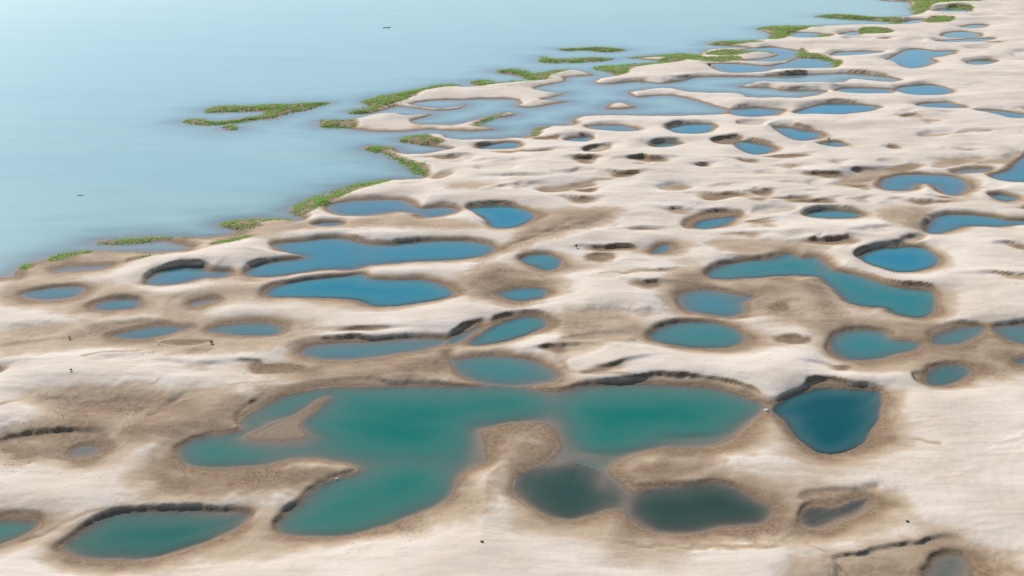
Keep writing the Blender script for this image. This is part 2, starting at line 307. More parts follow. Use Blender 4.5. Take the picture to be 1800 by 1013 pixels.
# dry hollows: key, points, level of the bottom 0..1, scarp factor
HOLLOWS = [
 ('C', [(1270, 727), (1330, 714), (1420, 707), (1340, 735)], .35), ('C', [(1430, 714), (1560, 700), (1610, 704), (1500, 717)], .4), ('C', [(1240, 632), (1290, 623), (1310, 632), (1260, 641)], .35),
 ('C', [(350, 870), (440, 863), (500, 870), (420, 878)], .4), ('C', [(1060, 867), (1110, 859), (1150, 866), (1090, 874)], .4), ('C', [(510, 785), (570, 772), (630, 780), (570, 792)], .4),
 ('C', [(1580, 998), (1620, 985), (1680, 1000), (1620, 1012)], .3), ('C', [(680, 985), (720, 960), (740, 975), (710, 1000)], .45), ('B', [(330, 990), (400, 975), (440, 980), (380, 992)], .45),
 ('F', [(550, 262), (610, 245), (640, 250), (600, 262)], .55), ('F', [(1380, 270), (1500, 250), (1620, 255), (1520, 275)], .6), ('E', [(1340, 470), (1460, 440), (1600, 438), (1480, 465)], .55),
 ('D', [(480, 770), (520, 725), (640, 705), (780, 695), (680, 730), (580, 760)], .25), ('E', [(1210, 680), (1300, 650), (1450, 645), (1500, 670), (1380, 690)], .45),
 ('I', [(640, 600), (760, 585), (900, 580), (1020, 560), (960, 620), (800, 640), (680, 640)], .25),
 ('C', [(1500, 258), (1560, 247), (1625, 250), (1580, 262)], .25), ('C', [(860, 214), (930, 205), (1000, 210), (930, 220)], .3),
 ('C', [(1200, 224), (1260, 218), (1240, 230)], .35), ('C', [(1540, 93), (1590, 86), (1640, 89), (1590, 97)], .3),
 ('C', [(1740, 290), (1800, 280), (1850, 300), (1780, 312)], .25), ('C', [(300, 664), (350, 650), (430, 652), (400, 667), (330, 670)], .15),
 ('C', [(170, 752), (230, 737), (300, 738), (270, 765), (200, 765)], .05),
 ('C', [(850, 970), (920, 920), (1060, 910), (1220, 876), (1230, 890), (1060, 935), (930, 975)], .2),
 ('C', [(1330, 885), (1440, 852), (1560, 842), (1480, 866), (1380, 890)], .3), ('C', [(1560, 870), (1700, 845), (1780, 810), (1720, 865)], .25),
 ('B', [(1290, 808), (1350, 788), (1410, 781), (1390, 800), (1320, 814)], .15), ('B', [(520, 852), (600, 833), (680, 838), (670, 855), (580, 864)], .3),
 ('B', [(730, 902), (830, 882), (900, 892), (860, 908), (760, 914)], .3), ('B', [(490, 942), (530, 923), (580, 925), (540, 941), (495, 949)], .15),
 ('B', [(1050, 1008), (1160, 992), (1320, 983), (1260, 1001), (1120, 1022)], .12),
 ('B', [(1690, 1000), (1760, 990), (1840, 998), (1780, 1012), (1700, 1012)], .25),
 ('E', [(1170, 797), (1250, 779), (1400, 771), (1510, 771), (1400, 784), (1260, 790)], .4), ('E', [(1300, 192), (1380, 158), (1440, 153), (1480, 175), (1400, 202)], .45),
 ('F', [(10, 185), (50, 145), (150, 115), (290, 118), (300, 132), (200, 140), (90, 170), (60, 195)], .08),
 ('F', [(380, 122), (450, 100), (560, 96), (580, 106), (480, 128), (400, 131)], .3), ('F', [(1180, 272), (1255, 243), (1270, 248), (1200, 279)], .2),
 ('F', [(640, 350), (700, 318), (745, 302), (760, 311), (700, 337)], .4), ('F', [(90, 300), (250, 278), (560, 285), (600, 320), (420, 345), (150, 320)], .45),
 ('D', [(130, 742), (220, 718), (320, 722), (280, 760), (180, 770)], .4), ('D', [(590, 902), (700, 882), (760, 884), (690, 908)], .4),
 ('D', [(1010, 858), (1080, 833), (1150, 817), (1090, 845)], .3), ('D', [(880, 640), (900, 590), (960, 575), (980, 640), (970, 700), (900, 690)], .35),
 ('I', [(830, 948), (1000, 910), (1200, 876), (1330, 850), (1440, 836), (1530, 874), (1580, 920), (1580, 1100), (900, 1100), (850, 985)], .3),
 ('G', [(0, 345), (100, 293), (300, 275), (480, 273), (540, 293), (540, 370), (400, 420), (250, 400), (100, 380)], .14),
 ('G', [(450, 132), (520, 108), (700, 103), (790, 113), (740, 142), (560, 147)], .18), ('G', [(800, 180), (900, 110), (990, 70), (1000, 100), (880, 160)], .4),
 ('H', [(1500, 858), (1700, 850), (1800, 852), (1950, 865), (1700, 870)], .7),
]
# damp, low brown ground (photo pixels) and how damp
DAMP = [
 ([(60, 700), (250, 690), (420, 700), (480, 690), (430, 760), (300, 790), (200, 800), (100, 790), (0, 800), (0, 770), (90, 740)], .9),
 ([(270, 800), (330, 825), (500, 810), (620, 830), (560, 860), (480, 885), (300, 890), (240, 860)], 1.0),
 ([(0, 770), (170, 765), (190, 800), (150, 820), (0, 825)], .8),
 ([(100, 930), (160, 960), (480, 900), (500, 950), (620, 945), (830, 860), (860, 800), (900, 820), (890, 880), (800, 930), (500, 985), (200, 1000)], .7),
 ([(850, 750), (980, 740), (1060, 820), (940, 830), (860, 820)], .9),
 ([(1080, 820), (1200, 790), (1280, 785), (1290, 800), (1230, 848), (1120, 865)], .95),
 ([(1090, 930), (1350, 920), (1540, 870), (1560, 900), (1480, 960), (1300, 955), (1100, 950)], .85),
 ([(1180, 480), (1450, 480), (1500, 560), (1650, 560), (1700, 600), (1800, 620), (1800, 650), (1650, 650), (1500, 650), (1440, 600), (1330, 560), (1180, 560)], .8),
 ([(480, 645), (780, 622), (800, 668), (560, 683)], .95),
 ([(960, 560), (1100, 555), (1130, 600), (1000, 630), (960, 668), (980, 600)], .8),
 ([(860, 470), (960, 485), (990, 520), (900, 545), (800, 520)], .9),
 ([(0, 500), (150, 490), (300, 520), (430, 500), (480, 525), (300, 560), (150, 560), (0, 545)], .6),
 ([(150, 570), (500, 570), (560, 600), (480, 630), (300, 630), (150, 620), (0, 645), (0, 590)], .65),
 ([(950, 375), (1090, 372), (1080, 395), (980, 425), (880, 445), (900, 410)], .8),
 ([(1240, 430), (1410, 430), (1440, 460), (1300, 455)], .7),
 ([(1540, 375), (1640, 372), (1640, 418), (1560, 402)], .75),
 ([(780, 330), (870, 327), (870, 341), (790, 342)], .6),
 ([(0, 492), (80, 458), (160, 445), (330, 443), (420, 408), (500, 388), (560, 395), (700, 380), (840, 400), (800, 412), (560, 410), (430, 430), (330, 448), (200, 462), (60, 490)], .75),
 ([(1400, 1000), (1600, 950), (1680, 945), (1800, 990), (1800, 1060), (1400, 1060)], .8),
 ([(1590, 600), (1800, 590), (1800, 650), (1620, 660), (1480, 655)], .8),
]
# green growth along the shore: outline, density, label
PATCHES = [
 ('A', [(1085, 590), (1150, 560), (1300, 558), (1500, 550), (1600, 543), (1740, 541), (1690, 558), (1620, 575), (1510, 600), (1440, 627), (1340, 636), (1200, 654), (1080, 662), (965, 644), (1040, 628), (1150, 641), (1290, 621), (1385, 606), (1400, 590), (1300, 590), (1170, 594)], .9, 'green grass covering the hooked islet out in the river'),
 ('A', [(1170, 673), (1220, 658), (1250, 680), (1200, 685)], .9, 'tiny tuft of grass beside the hooked islet'),
 ('B', [(40, 594), (150, 560), (110, 536), (200, 508), (300, 492), (430, 466), (520, 447), (640, 447), (560, 472), (440, 485), (380, 515), (290, 550), (230, 567), (120, 600)], .95, 'long grass fringe along the outer river edge of the sandy island'),
 ('B', [(680, 436), (740, 420), (830, 430), (950, 426), (1050, 423), (940, 442), (800, 454), (720, 452)], .95, 'grass tongue between the long fringe and the bushy island corner'),
 ('B', [(810, 381), (900, 363), (970, 372), (1020, 389), (1180, 365), (1200, 380), (1100, 402), (1080, 427), (1010, 427), (930, 397)], .95, 'thick green grass on the bushy corner of the sandy island'),
 ('B', [(1140, 261), (1250, 254), (1380, 250), (1500, 265), (1400, 275), (1280, 265), (1200, 269)], 1.0, 'thin grass strip farthest out in the open river'),
 ('B', [(1040, 320), (1060, 297), (1090, 308), (1200, 311), (1330, 304), (1440, 312), (1300, 328), (1150, 333), (1050, 328)], 1.0, 'grass islet strip with a bushy knob at one end'),
 ('B', [(-112, 638), (-60, 628), (0, 640), (75, 645), (75, 675), (0, 676), (-92, 672)], .95, 'grass on the pointed tip of the lower sandy island'),
 ('B', [(700, 670), (720, 650), (800, 612), (880, 593), (800, 630), (740, 662)], .95, 'sparse grass on the upturned tail of the lower sandy island'),
 ('B', [(308, 745), (350, 720), (430, 712), (470, 735), (540, 762), (440, 768), (380, 757)], .9, 'grass on the blunt spit above the narrow inlet'),
 ('B', [(130, 787), (200, 772), (280, 778), (250, 797), (310, 838), (380, 862), (455, 888), (445, 932), (370, 902), (300, 852), (215, 817)], .95, 'slanting green grass bank dropping into the river'),
 ('B', [(1005, 720), (1010, 690), (1060, 670), (1100, 676), (1050, 690), (1040, 715)], .95, 'thin grass at the sand corner beside the wedge pool'),
 ('full', [(513, 374), (518, 362), (540, 351), (567, 342), (600, 331), (640, 321), (685, 315), (672, 325), (625, 337), (595, 350), (565, 363), (547, 376), (525, 380)], .9, 'grassy river corner beside the pale blue pool'),
 ('D', [(1158, 171), (1200, 152), (1330, 145), (1520, 136), (1500, 150), (1380, 165), (1360, 192), (1290, 202), (1200, 188)], .9, 'grass hump on the rounded river headland'),
 ('D', [(508, 266), (560, 247), (700, 243), (860, 236), (1050, 233), (860, 251), (720, 270), (580, 278)], .9, 'grass along the low spit enclosing a shallow bay'),
 ('D', [(238, 362), (300, 333), (380, 312), (490, 314), (400, 337), (280, 365)], .9, 'grass strip on the muddy river beach'),
 ('D', [(105, 412), (125, 378), (162, 378), (152, 412)], .9, 'small grass clump on the muddy beach tip'),
 ('D', [(660, 375), (690, 355), (790, 340), (780, 350), (700, 372)], .75, 'thin scrub line on the muddy beach behind the shallow strip'),
 ('D', [(1110, 290), (1150, 265), (1260, 245), (1340, 235), (1260, 262), (1170, 285)], .95, 'scattered scrub line climbing the beach from the headland'),
 ('C', [(-500, 358), (-400, 345), (-200, 333), (-100, 315), (10, 300), (10, 325), (-100, 342), (-250, 360), (-310, 395), (-380, 380)], .8, 'grass on the spit point facing the islet strip'),
 ('C', [(-290, 306), (-100, 291), (0, 282), (70, 288), (120, 308), (290, 305), (300, 325), (120, 330), (0, 318), (-120, 307)], .95, 'long green grass spit beside the hooked lagoon'),
 ('C', [(130, 291), (160, 276), (400, 270), (480, 288), (380, 286), (250, 301), (150, 293)], .9, 'grass strip lying in the mouth of the hooked lagoon'),
 ('C', [(130, 239), (230, 219), (370, 217), (430, 232), (330, 237), (160, 244)], .9, 'flat grass point shielding the hooked lagoon'),
 ('C', [(395, 152), (480, 137), (640, 135), (740, 141), (640, 160), (560, 180), (530, 207), (460, 208), (480, 170)], 1.0, 'dense green grass on the broad headland with a pale pool'),
 ('C', [(695, 89), (800, 78), (900, 90), (1050, 93), (1160, 110), (1000, 106), (820, 100)], 1.0, 'long thin grass spit beyond the broad headland'),
 ('C', [(930, 165), (1020, 152), (1110, 170), (1040, 182), (950, 180)], .8, 'olive grass patch inland of the broad headland'),
 ('C', [(1000, -8), (1500, -30), (1650, -8), (1540, 20), (1330, 30), (1290, 62), (1230, 78), (1205, 50), (1230, 20), (1190, 8)], 1.0, 'broad green meadow where the river meets the far sand'),
 ('C', [(1270, 112), (1330, 96), (1430, 105), (1400, 124), (1300, 127)], .85, 'pale olive grass patch below the green meadow'),
 ('C', [(1040, 99), (1130, 88), (1150, 126), (1100, 127)], .7, 'small grass patch at the root of the thin spit'),
 ('C', [(1390, 42), (1480, 36), (1530, 48), (1480, 57)], .8, 'grass sliver on the rim of the meadow pool'),
 ('C', [(600, 292), (630, 262), (660, 285), (720, 298), (790, 318), (840, 330), (800, 360), (785, 335), (700, 307), (620, 308)], .85, 'branching grass strip dividing the two lagoons'),
 ('C', [(680, 197), (740, 183), (800, 184), (760, 199)], .95, 'small grass patch below the pale headland pool'),
]
# shoals: px, py, rx, ry (pixels), depth kept
SHOALS = [(975, 735, 42, 75, .35), (715, 812, 130, 26, .5), (1060, 850, 30, 26, .25), (1105, 885, 22, 22, .2), (1030, 802, 60, 18, .15), (975, 815, 45, 10, .15), (500, 780, 90, 20, .35),
          (470, 740, 40, 20, .4), (1240, 770, 90, 14, .35), (840, 790, 24, 40, .4), (400, 905, 60, 14, .5), (640, 445, 40, 12, .5), (645, 478, 40, 10, .3), (1440, 470, 16, 12, .5)]

# where the photograph shows sharply cut banks (photo pixels)
CUTS = [[(118, 958), (150, 930), (183, 909), (227, 900), (277, 897), (340, 895)], [(-60, 910), (0, 913), (40, 913)], [(490, 915), (525, 885), (545, 865), (580, 845), (625, 830)], [(330, 770), (370, 760), (410, 752)],
 [(430, 735), (470, 705), (520, 690), (590, 681), (700, 677), (830, 677)], [(1040, 677), (1120, 674), (1200, 678), (1270, 685), (1330, 705)], [(1360, 715), (1390, 695), (1430, 683), (1480, 680), (1550, 688)],
 [(1110, 870), (1150, 855), (1200, 848), (1260, 848), (1320, 870)], [(1410, 880), (1450, 875), (1540, 863)], [(1480, 985), (1560, 970), (1640, 955), (1690, 950), (1740, 985)],
 [(560, 603), (640, 598), (720, 590), (800, 578), (860, 560), (920, 550), (980, 553)], [(1115, 580), (1150, 568), (1200, 563), (1260, 565)], [(1450, 590), (1490, 578), (1550, 575)], [(1580, 590), (1640, 575), (1720, 568), (1830, 560)],
 [(1625, 670), (1640, 650), (1680, 640), (1710, 648)], [(1240, 475), (1280, 460), (1350, 452)], [(1510, 445), (1560, 432), (1630, 433)], [(1560, 500), (1640, 508)], [(1205, 395), (1240, 375), (1310, 370)], [(1415, 372), (1470, 362), (1520, 368)],
 [(1625, 405), (1650, 375), (1720, 370), (1800, 378)], [(480, 428), (560, 415), (620, 418)], [(690, 425), (780, 418), (860, 424)], [(430, 475), (500, 458)], [(470, 512), (540, 492), (620, 484)], [(830, 362), (880, 360), (930, 372)], [(740, 364), (800, 362)],
 [(260, 488), (300, 468), (360, 463)], [(40, 512), (140, 500)], [(165, 530), (230, 522)], [(915, 455), (950, 445), (985, 455)], [(0, 770), (60, 765), (170, 762)], [(1000, 603), (1060, 597), (1110, 597)]]
# rills, tracks and drainage lines scored into the sand (photo pixels), depth in metres
RILLS = [([(1413, 967), (1440, 980), (1463, 998), (1490, 1013)], .5), ([(1080, 962), (1150, 960), (1230, 962), (1330, 967), (1413, 967)], .3), ([(7, 726), (35, 714), (70, 710), (127, 706), (200, 700)], .4), ([(265, 736), (300, 712), (328, 697)], .5), ([(285, 730), (318, 704), (345, 698)], .45),
 ([(1527, 772), (1560, 774), (1603, 783), (1650, 790)], .35), ([(1050, 492), (1090, 486), (1140, 482), (1210, 480)], .4), ([(43, 953), (90, 938), (130, 920), (183, 905)], .45), ([(290, 637), (310, 630), (335, 626), (390, 618)], .4), ([(1620, 243), (1660, 240), (1700, 236), (1740, 233)], .6),
 ([(1010, 327), (1050, 322), (1100, 320)], .4), ([(700, 628), (720, 655), (760, 668)], .3), ([(350, 700), (420, 688), (500, 680)], .35), ([(1560, 690), (1580, 730), (1560, 760)], .25), ([(150, 640), (185, 628), (250, 622)], .35), ([(880, 440), (930, 425), (980, 405), (1010, 390)], .4),
 ([(860, 450), (900, 432), (960, 420), (1030, 398)], .35), ([(990, 640), (1010, 655), (1040, 664), (1110, 668)], .35), ([(1300, 560), (1360, 556), (1400, 566), (1430, 585)], .45), ([(1380, 570), (1420, 572), (1470, 574)], .4), ([(330, 500), (400, 496), (470, 500)], .35)]
# ------------------------------------------------------------------ the sand: one height field
def grid_axes():
    y = [-3000, -1500, -700, -300, -100, 0, 50, 90, 115, 130]
    step, v = 1.0023, 136.0
    while v < 1120:
        y.append(v); v *= step
    while v < 30000:
        y.append(v); v *= 1.05
    u = np.linspace(-1, 1, 881)
    side = 1 + np.cumsum(0.01 * 1.28 ** np.arange(1, 24))
    u = np.concatenate([-side[::-1], u, side])
    return u, np.array(y)
U, YR = grid_axes()
NU, NY = len(U), len(YR)
Wd = 30 + 0.60 * np.maximum(np.abs(YR), 110)
X = (Wd[:, None] * U[None, :])
Y = np.repeat(YR[:, None], NU, 1)

SX, SY = -0.50, 0.866                      # the side of a pool on which the bank is steep (lee faces)
wob = fbm(X, Y, 9.0, 3, seed=3)
wob2 = fbm(X, Y, 2.2, 2, seed=8)
CVAR = np.full(X.shape, 1e9, np.float32)   # how much of the bank is cut, filled in below
CW = np.maximum(1.0, 0.0068 * Y)           # width of a cut face: never finer than the height field can carry
SVAR = 0.2 + 2.6 * sstep(-0.1, 0.75, fbm(X, Y, 24.0, 2, seed=14))   # beach below the cut bank, metres
wob3 = fbm(X, Y, 1.3, 3, gain=0.65, seed=9) * sstep(420, 200, Y)
wob2 = wob2 * sstep(520, 240, Y)          # finer than the far part of the height field can carry
G = np.ones(X.shape, np.float32)           # 0 at a shore, 1 on the plateau
DEP = np.zeros(X.shape, np.float32)        # water depth
OWN = np.full(X.shape, -2, np.int16)       # -1 river, k pool
OSD = np.full(X.shape, 1e6, np.float32)
def smin(a, b, k=0.20):
    h = np.maximum(k - np.abs(a - b), 0) / k
    return np.minimum(a, b) - h * h * k * 0.25
def blur(a, r):
    """Box blur, two passes, edges held."""
    for _ in range(2):
        for ax in (0, 1):
            n = a.shape[ax]; rr = min(r, (n - 1) // 2)
            if rr < 1: continue
            pw = [(0, 0), (0, 0)]; pw[ax] = (rr + 1, rr)
            c = np.cumsum(np.pad(a.astype(np.float64), pw, 'edge'), ax)
            hi = np.take(c, np.arange(2 * rr + 1, 2 * rr + 1 + n), ax); lo = np.take(c, np.arange(0, n), ax)
            a = (hi - lo) / (2 * rr + 1)
    return a.astype(np.float32)
def bank(d, nx, ny, scarp, gentle=13.0, beach=2.0, cutvar=0.7, cw=1.0):
    """Rise from a shore: a long stoss slope on one side; on the other a beach of varying width, a cut bank and a brink."""
    s = blur(sstep(-0.25, 0.55, nx * SX + ny * SY), 7)
    d = np.maximum(d, 0)
    share = np.clip((0.12 + 0.22 * scarp) * cutvar, 0.02, 0.68)      # of the height, in the cut face
    cut = sstep(0, 1, np.clip((d - beach) / cw, 0, 1))
    rise = 1 - np.exp(-(d / 6.5) ** 1.25)
    lee = share * cut + (1 - share) * rise
    sto = 1 - np.exp(-d / gentle)
    return sto * (1 - s) + lee * s
def window(poly, m):
    x0, y0 = poly.min(0) - m; x1, y1 = poly.max(0) + m
    r = np.where((YR >= y0) & (YR <= y1))[0]
    if len(r) == 0:
        return None
    r0, r1 = r[0], r[-1] + 1
    wmx = Wd[r0:r1]
    lo = np.searchsorted(U, (x0 / wmx).min()); hi = np.searchsorted(U, (x1 / wmx).max())
    return (slice(r0, r1), slice(max(lo - 1, 0), min(hi + 1, NU)))

for line in CUTS:
    q = np.array(line, float); q = ground(q[:, 0], q[:, 1]); w = window(q, 18)
    for (ax, ay), (bx, by) in zip(q[:-1], q[1:]):
        t = np.clip(((X[w] - ax) * (bx - ax) + (Y[w] - ay) * (by - ay)) / ((bx - ax) ** 2 + (by - ay) ** 2), 0, 1)
        CVAR[w] = np.minimum(CVAR[w], np.hypot(X[w] - ax - (bx - ax) * t, (Y[w] - ay - (by - ay) * t) * 0.7))
CVAR = np.maximum(0.10 + (0.60 + 0.40 * sstep(230, 330, Y)) * np.exp(-(CVAR / 7.0) ** 2) * (0.85 + 0.35 * fbm(X, Y, 9.0, 2, seed=15)), (0.35 + 1.3 * sstep(-0.55, 0.65, fbm(X, Y, 15.0, 3, seed=15))) * sstep(300, 480, Y))

# river and its islands
rp = pix('full', RIVER)
rp = ground(rp[:, 0], rp[:, 1])
mid = smooth(rp, 2)
far = np.hypot(rp[:, 0], rp[:, 1]) < 1500
sub = slice(None)
sd_r, nx_r, ny_r = sdf(mid, X, Y)
for key, pts in ISLANDS:
    p = world_poly(key, pts, 3)
    w = window(p, 90)
    sd, nx, ny = sdf(p, X[w], Y[w])
    m = -sd > sd_r[w]
    sd_r[w] = np.where(m, -sd, sd_r[w]); nx_r[w] = np.where(m, -nx, nx_r[w]); ny_r[w] = np.where(m, -ny, ny_r[w])
sd_r = sd_r + wob * 0.9 + wob2 * 0.35
gr = bank(sd_r, nx_r * np.sign(sd_r), ny_r * np.sign(sd_r), 1.3, 14.0, 0.15, CVAR * 1.2, CW)
G = smin(G, gr)
DEP = np.where(sd_r < 0, 2.6 * (1 - np.exp(sd_r / 16.0)), 0).astype(np.float32)
OWN = np.where(sd_r < 4, -1, OWN).astype(np.int16)
OSD = np.minimum(OSD, sd_r)
for k, (key, pts, depth, wd, blue, scarp, label, _) in enumerate(POOLS):
    depth = depth if depth < 0.8 else max(depth, 1.7)
    p = world_poly(key, pts, 4)
    w = window(p, 55)
    sd, nx, ny = sdf(p, X[w], Y[w])
    if k == 0:
        q = world_poly(*WEDGE, 4)
        s2, n2x, n2y = sdf(q, X[w], Y[w])
        m = -s2 > sd
        sd = np.where(m, -s2, sd); nx = np.where(m, -n2x, nx); ny = np.where(m, -n2y, ny)
    sd = sd + wob[w] * 0.5 + wob2[w] * 0.14 + np.where(sd > 0, 0.06, 0.0) * wob3[w]
    sg = np.sign(sd)
    G[w] = smin(G[w], np.where(sd > 0, bank(sd, nx * sg, ny * sg, scarp, 15.0, SVAR[w] * (0.35 + 0.65 * sstep(330, 230, Y[w])), CVAR[w], CW[w]), 0))
    lee = sstep(0.0, 0.8, nx * sg * SX + ny * sg * SY)
    DEP[w] = np.maximum(DEP[w], np.where(sd < 0, depth * (1 - np.exp(sd / wd)), 0))
    m = sd < OSD[w]
    OSD[w] = np.where(m, sd, OSD[w])
    OWN[w] = np.where(m & (sd < 4), k, OWN[w])
for px, py, rx, ry, keep in SHOALS:
    c = ground(px, py); ax = abs(ground(px + rx, py)[0] - c[0]); ay = abs(ground(px, py - ry)[1] - c[1])
    f = np.exp(-((X - c[0]) / ax) ** 2 - ((Y - c[1]) / ay) ** 2 * (1 + 0.3 * wob))
    DEP = DEP * (1 - (1 - keep) * f)
for key, pts, bot in HOLLOWS:
    p = world_poly(key, pts, 3)
    w = window(p, 50)
    sd, nx, ny = sdf(p, X[w], Y[w])
    sd = sd + wob[w] * 0.6 + wob2[w] * 0.3
    sg = np.sign(sd)
    g = bot + (1 - bot) * np.where(sd > 0, bank(sd, nx * sg, ny * sg, 1.2, 9.0, 0.3, CVAR[w] * 1.2, CW[w]), 0)
    G[w] = np.where(OSD[w] > 0, smin(G[w], g, 0.06), G[w])

# many small wind- and flow-scooped dips on the open sand, longer across the current than along it
dip = np.zeros(X.shape, np.float32)
placed = 0
for _ in range(900):
    if placed >= 95: break
    px, py = rng.uniform(-60, 1860), rng.uniform(130, 690)
    if rng.random() < 0.35: px, py = rng.uniform(900, 1860), rng.uniform(40, 480)
    c = ground(px, py)
    r = min(np.searchsorted(YR, c[1]), NY - 1); q = min(max(np.searchsorted(U, c[0] / Wd[r]), 0), NU - 1)
    a_, b_ = rng.uniform(5, 15), rng.uniform(2.2, 5.0)
    if OSD[r, q] < 0.8 * b_ + 4: continue
    placed += 1
    th = rng.normal(0.10, 0.12); bend = rng.uniform(-0.25, 0.5)
    w = window(np.array([c - a_ * 2.5, c + a_ * 2.5]), 2)
    if w is None: continue
    dx, dy = X[w] - c[0], Y[w] - c[1]
    ex, ey = (dx * math.cos(th) + dy * math.sin(th)) / a_, (-dx * math.sin(th) + dy * math.cos(th)) / b_
    ey = ey + bend * ex * ex + 0.5 * wob[w]
    # gentle on the near side, sharp on the far side
    e = np.exp(-ex * ex) * np.where(ey < 0, np.exp(-(ey / 1.9) ** 2), np.exp(-(ey / 0.55) ** 4))
    dip[w] = np.maximum(dip[w], e * rng.uniform(0.35, 1.0))
dip *= sstep(0, 6, OSD)
damp = np.zeros(X.shape, np.float32)
for pts, amt in DAMP:
    p = world_poly('full', pts, 3)
    w = window(p, 25)
    sd, _, _ = sdf(p, X[w], Y[w])
    damp[w] = np.maximum(damp[w], 0.88 * amt * sstep(7.0, -6.0, sd + 3.0 * wob[w] + 0.6 * wob2[w]))

for key, pts, dens, label in PATCHES:
    p = world_poly(key, pts, 2); w = window(p, 8)
    sd, _, _ = sdf(p, X[w], Y[w])
    damp[w] = np.maximum(damp[w], 0.9 * sstep(3.0, -1.0, sd))
land = sstep(0.0, 3.0, OSD)
hum = fbm(X * 0.55, Y * 1.25, 21, 3, gain=0.4, seed=2)            # hummocks and scooped dips between the pools
plat = 3.05 + 0.80 * fbm(X, Y * 1.6, 60, 3, seed=1) + 0.85 * hum
lowland = np.zeros(X.shape, np.float32)
for key, pts, amt in [WEDGE + (.94,)] + [(k_, p_, .15) for k_, p_ in ISLANDS]:
    p = world_poly(key, pts, 2); w = window(p, 10)
    sd, _, _ = sdf(p, X[w], Y[w]); lowland[w] = np.maximum(lowland[w], amt * sstep(4, 0, sd))
damp = np.maximum(damp, 0.9 * sstep(.6, .8, lowland))
plat = plat * (1 - 0.42 * damp) * (1 - 0.12 * sstep(400, 900, Y)) * (1 - lowland)
Hh = plat * G
Hh = Hh - 0.55 * dip * plat * sstep(0.2, 0.8, G)
rough = land * damp * sstep(-0.2, 0.5, fbm(X, Y, 14, 2, seed=5))
near = sstep(700, 250, Y)
Hh = Hh + land * near * (0.10 * rough * fbm(X, Y, 0.9, 3, gain=0.7, seed=6) + 0.05 * fbm(X * 0.5, Y * 1.8, 3.0, 3, seed=7) * (1 - damp))
# low wind and wash ridges on the dry sand
ridge = 1 - np.abs(fbm(X * 0.45 + 4 * wob, Y * 1.5, 10, 2, seed=12))
Hh = Hh + land * 0.16 * sstep(0.75, 1.0, ridge) * sstep(0.5, 0.95, G)
for line, dp in RILLS:
    q = smooth(np.array(line, float), 1); q = ground(q[:, 0], q[:, 1]); w = window(q, 8)
    dd = np.full(X[w].shape, 1e9)
    for (ax, ay), (bx, by) in zip(q[:-1], q[1:]):
        xx, yy = X[w] + 1.3 * wob[w], Y[w] + 1.6 * wob[w] + 0.5 * wob2[w]
        t = np.clip(((xx - ax) * (bx - ax) + (yy - ay) * (by - ay)) / ((bx - ax) ** 2 + (by - ay) ** 2), 0, 1)
        dd = np.minimum(dd, np.hypot(xx - ax - (bx - ax) * t, yy - ay - (by - ay) * t))
    wr = 0.55 + np.maximum(Y[w] - 250, 0) / 500
    Hh[w] = Hh[w] - land[w] * 0.6 * dp * np.exp(-(dd / (1.4 * wr)) ** 2) * np.clip(0.6 + 0.5 * wob[w], 0, 1)
    damp[w] = np.maximum(damp[w], 0.6 * np.exp(-(dd / (2 * wr)) ** 2))
cx_, cy_ = ground(1960, 905)
rad = np.hypot(X - cx_, (Y - cy_) * 0.8)
Hh = Hh + land * 0.055 * np.sin(rad * 2.0 + 2.0 * wob) * sstep(14, 20, rad) * sstep(46, 34, rad) * sstep(0.7, 0.95, G)
Hh = np.where(OSD > 1.0, np.maximum(Hh, 0.06), Hh)
Hh = np.where(OSD > 0, Hh, -DEP).astype(np.float32)

wet = 1 - np.clip((Hh + 0.14 * wob) / (1.48 - 0.68 * sstep(300, 600, Y)), 0, 1)
gy = np.gradient(Hh, axis=0) / np.gradient(Y, axis=0); gx = np.gradient(Hh, axis=1) / np.gradient(X, axis=1)
steep = sstep(0.38, 0.80, np.hypot(gx, gy)) * land            # slumped faces lay bare moist sand
dampv = np.clip(np.maximum(np.maximum(damp * (0.92 + 0.2 * wob), wet), steep * 0.95), 0, 1)
dampv = np.maximum(dampv, 0.25 * sstep(0.10, 0.75, -hum) * near * sstep(0.03, 0.35, 1 - G))
dampv = np.maximum(dampv, 0.95 * sstep(0.30, 0.85, dip + 0.1 * wob))
dampv = np.maximum(dampv, sstep(0.25, -0.05, Hh))

def grid_mesh(name, P, nu, ny, attrs):
    idx = np.arange(nu * ny).reshape(ny, nu)
    q = np.stack([idx[:-1, :-1], idx[:-1, 1:], idx[1:, 1:], idx[1:, :-1]], -1).reshape(-1, 4)
    return raw_mesh(name, P.reshape(-1, 3), q, attrs)
def raw_mesh(name, verts, faces, attrs=None, smooth_shade=True):
    """verts n x 3, faces n x k (k fixed)"""
    me = bpy.data.meshes.new(name)
    n, k = faces.shape
    me.vertices.add(len(verts)); me.vertices.foreach_set('co', np.ascontiguousarray(verts, np.float32).ravel())
    me.loops.add(n * k); me.loops.foreach_set('vertex_index', faces.astype(np.int32).ravel())
    me.polygons.add(n); me.polygons.foreach_set('loop_start', np.arange(0, n * k, k, dtype=np.int32))
    if smooth_shade:
        me.polygons.foreach_set('use_smooth', np.ones(n, bool))
    for an, av in (attrs or {}).items():
        a = me.attributes.new(an, 'FLOAT', 'POINT'); a.data.foreach_set('value', np.ascontiguousarray(av, np.float32).ravel())
    me.update(calc_edges=True)
    return me
def link(name, me, mat, parent=None, label=None, cat=None, group=None, kind=None):
    o = bpy.data.objects.new(name, me); C.objects.link(o)
    if mat is not None: me.materials.append(mat)
    if parent is not None: o.parent = parent
    if label: o['label'] = label
    if cat: o['category'] = cat
    if group: o['group'] = group
    if kind: o['kind'] = kind
    return o

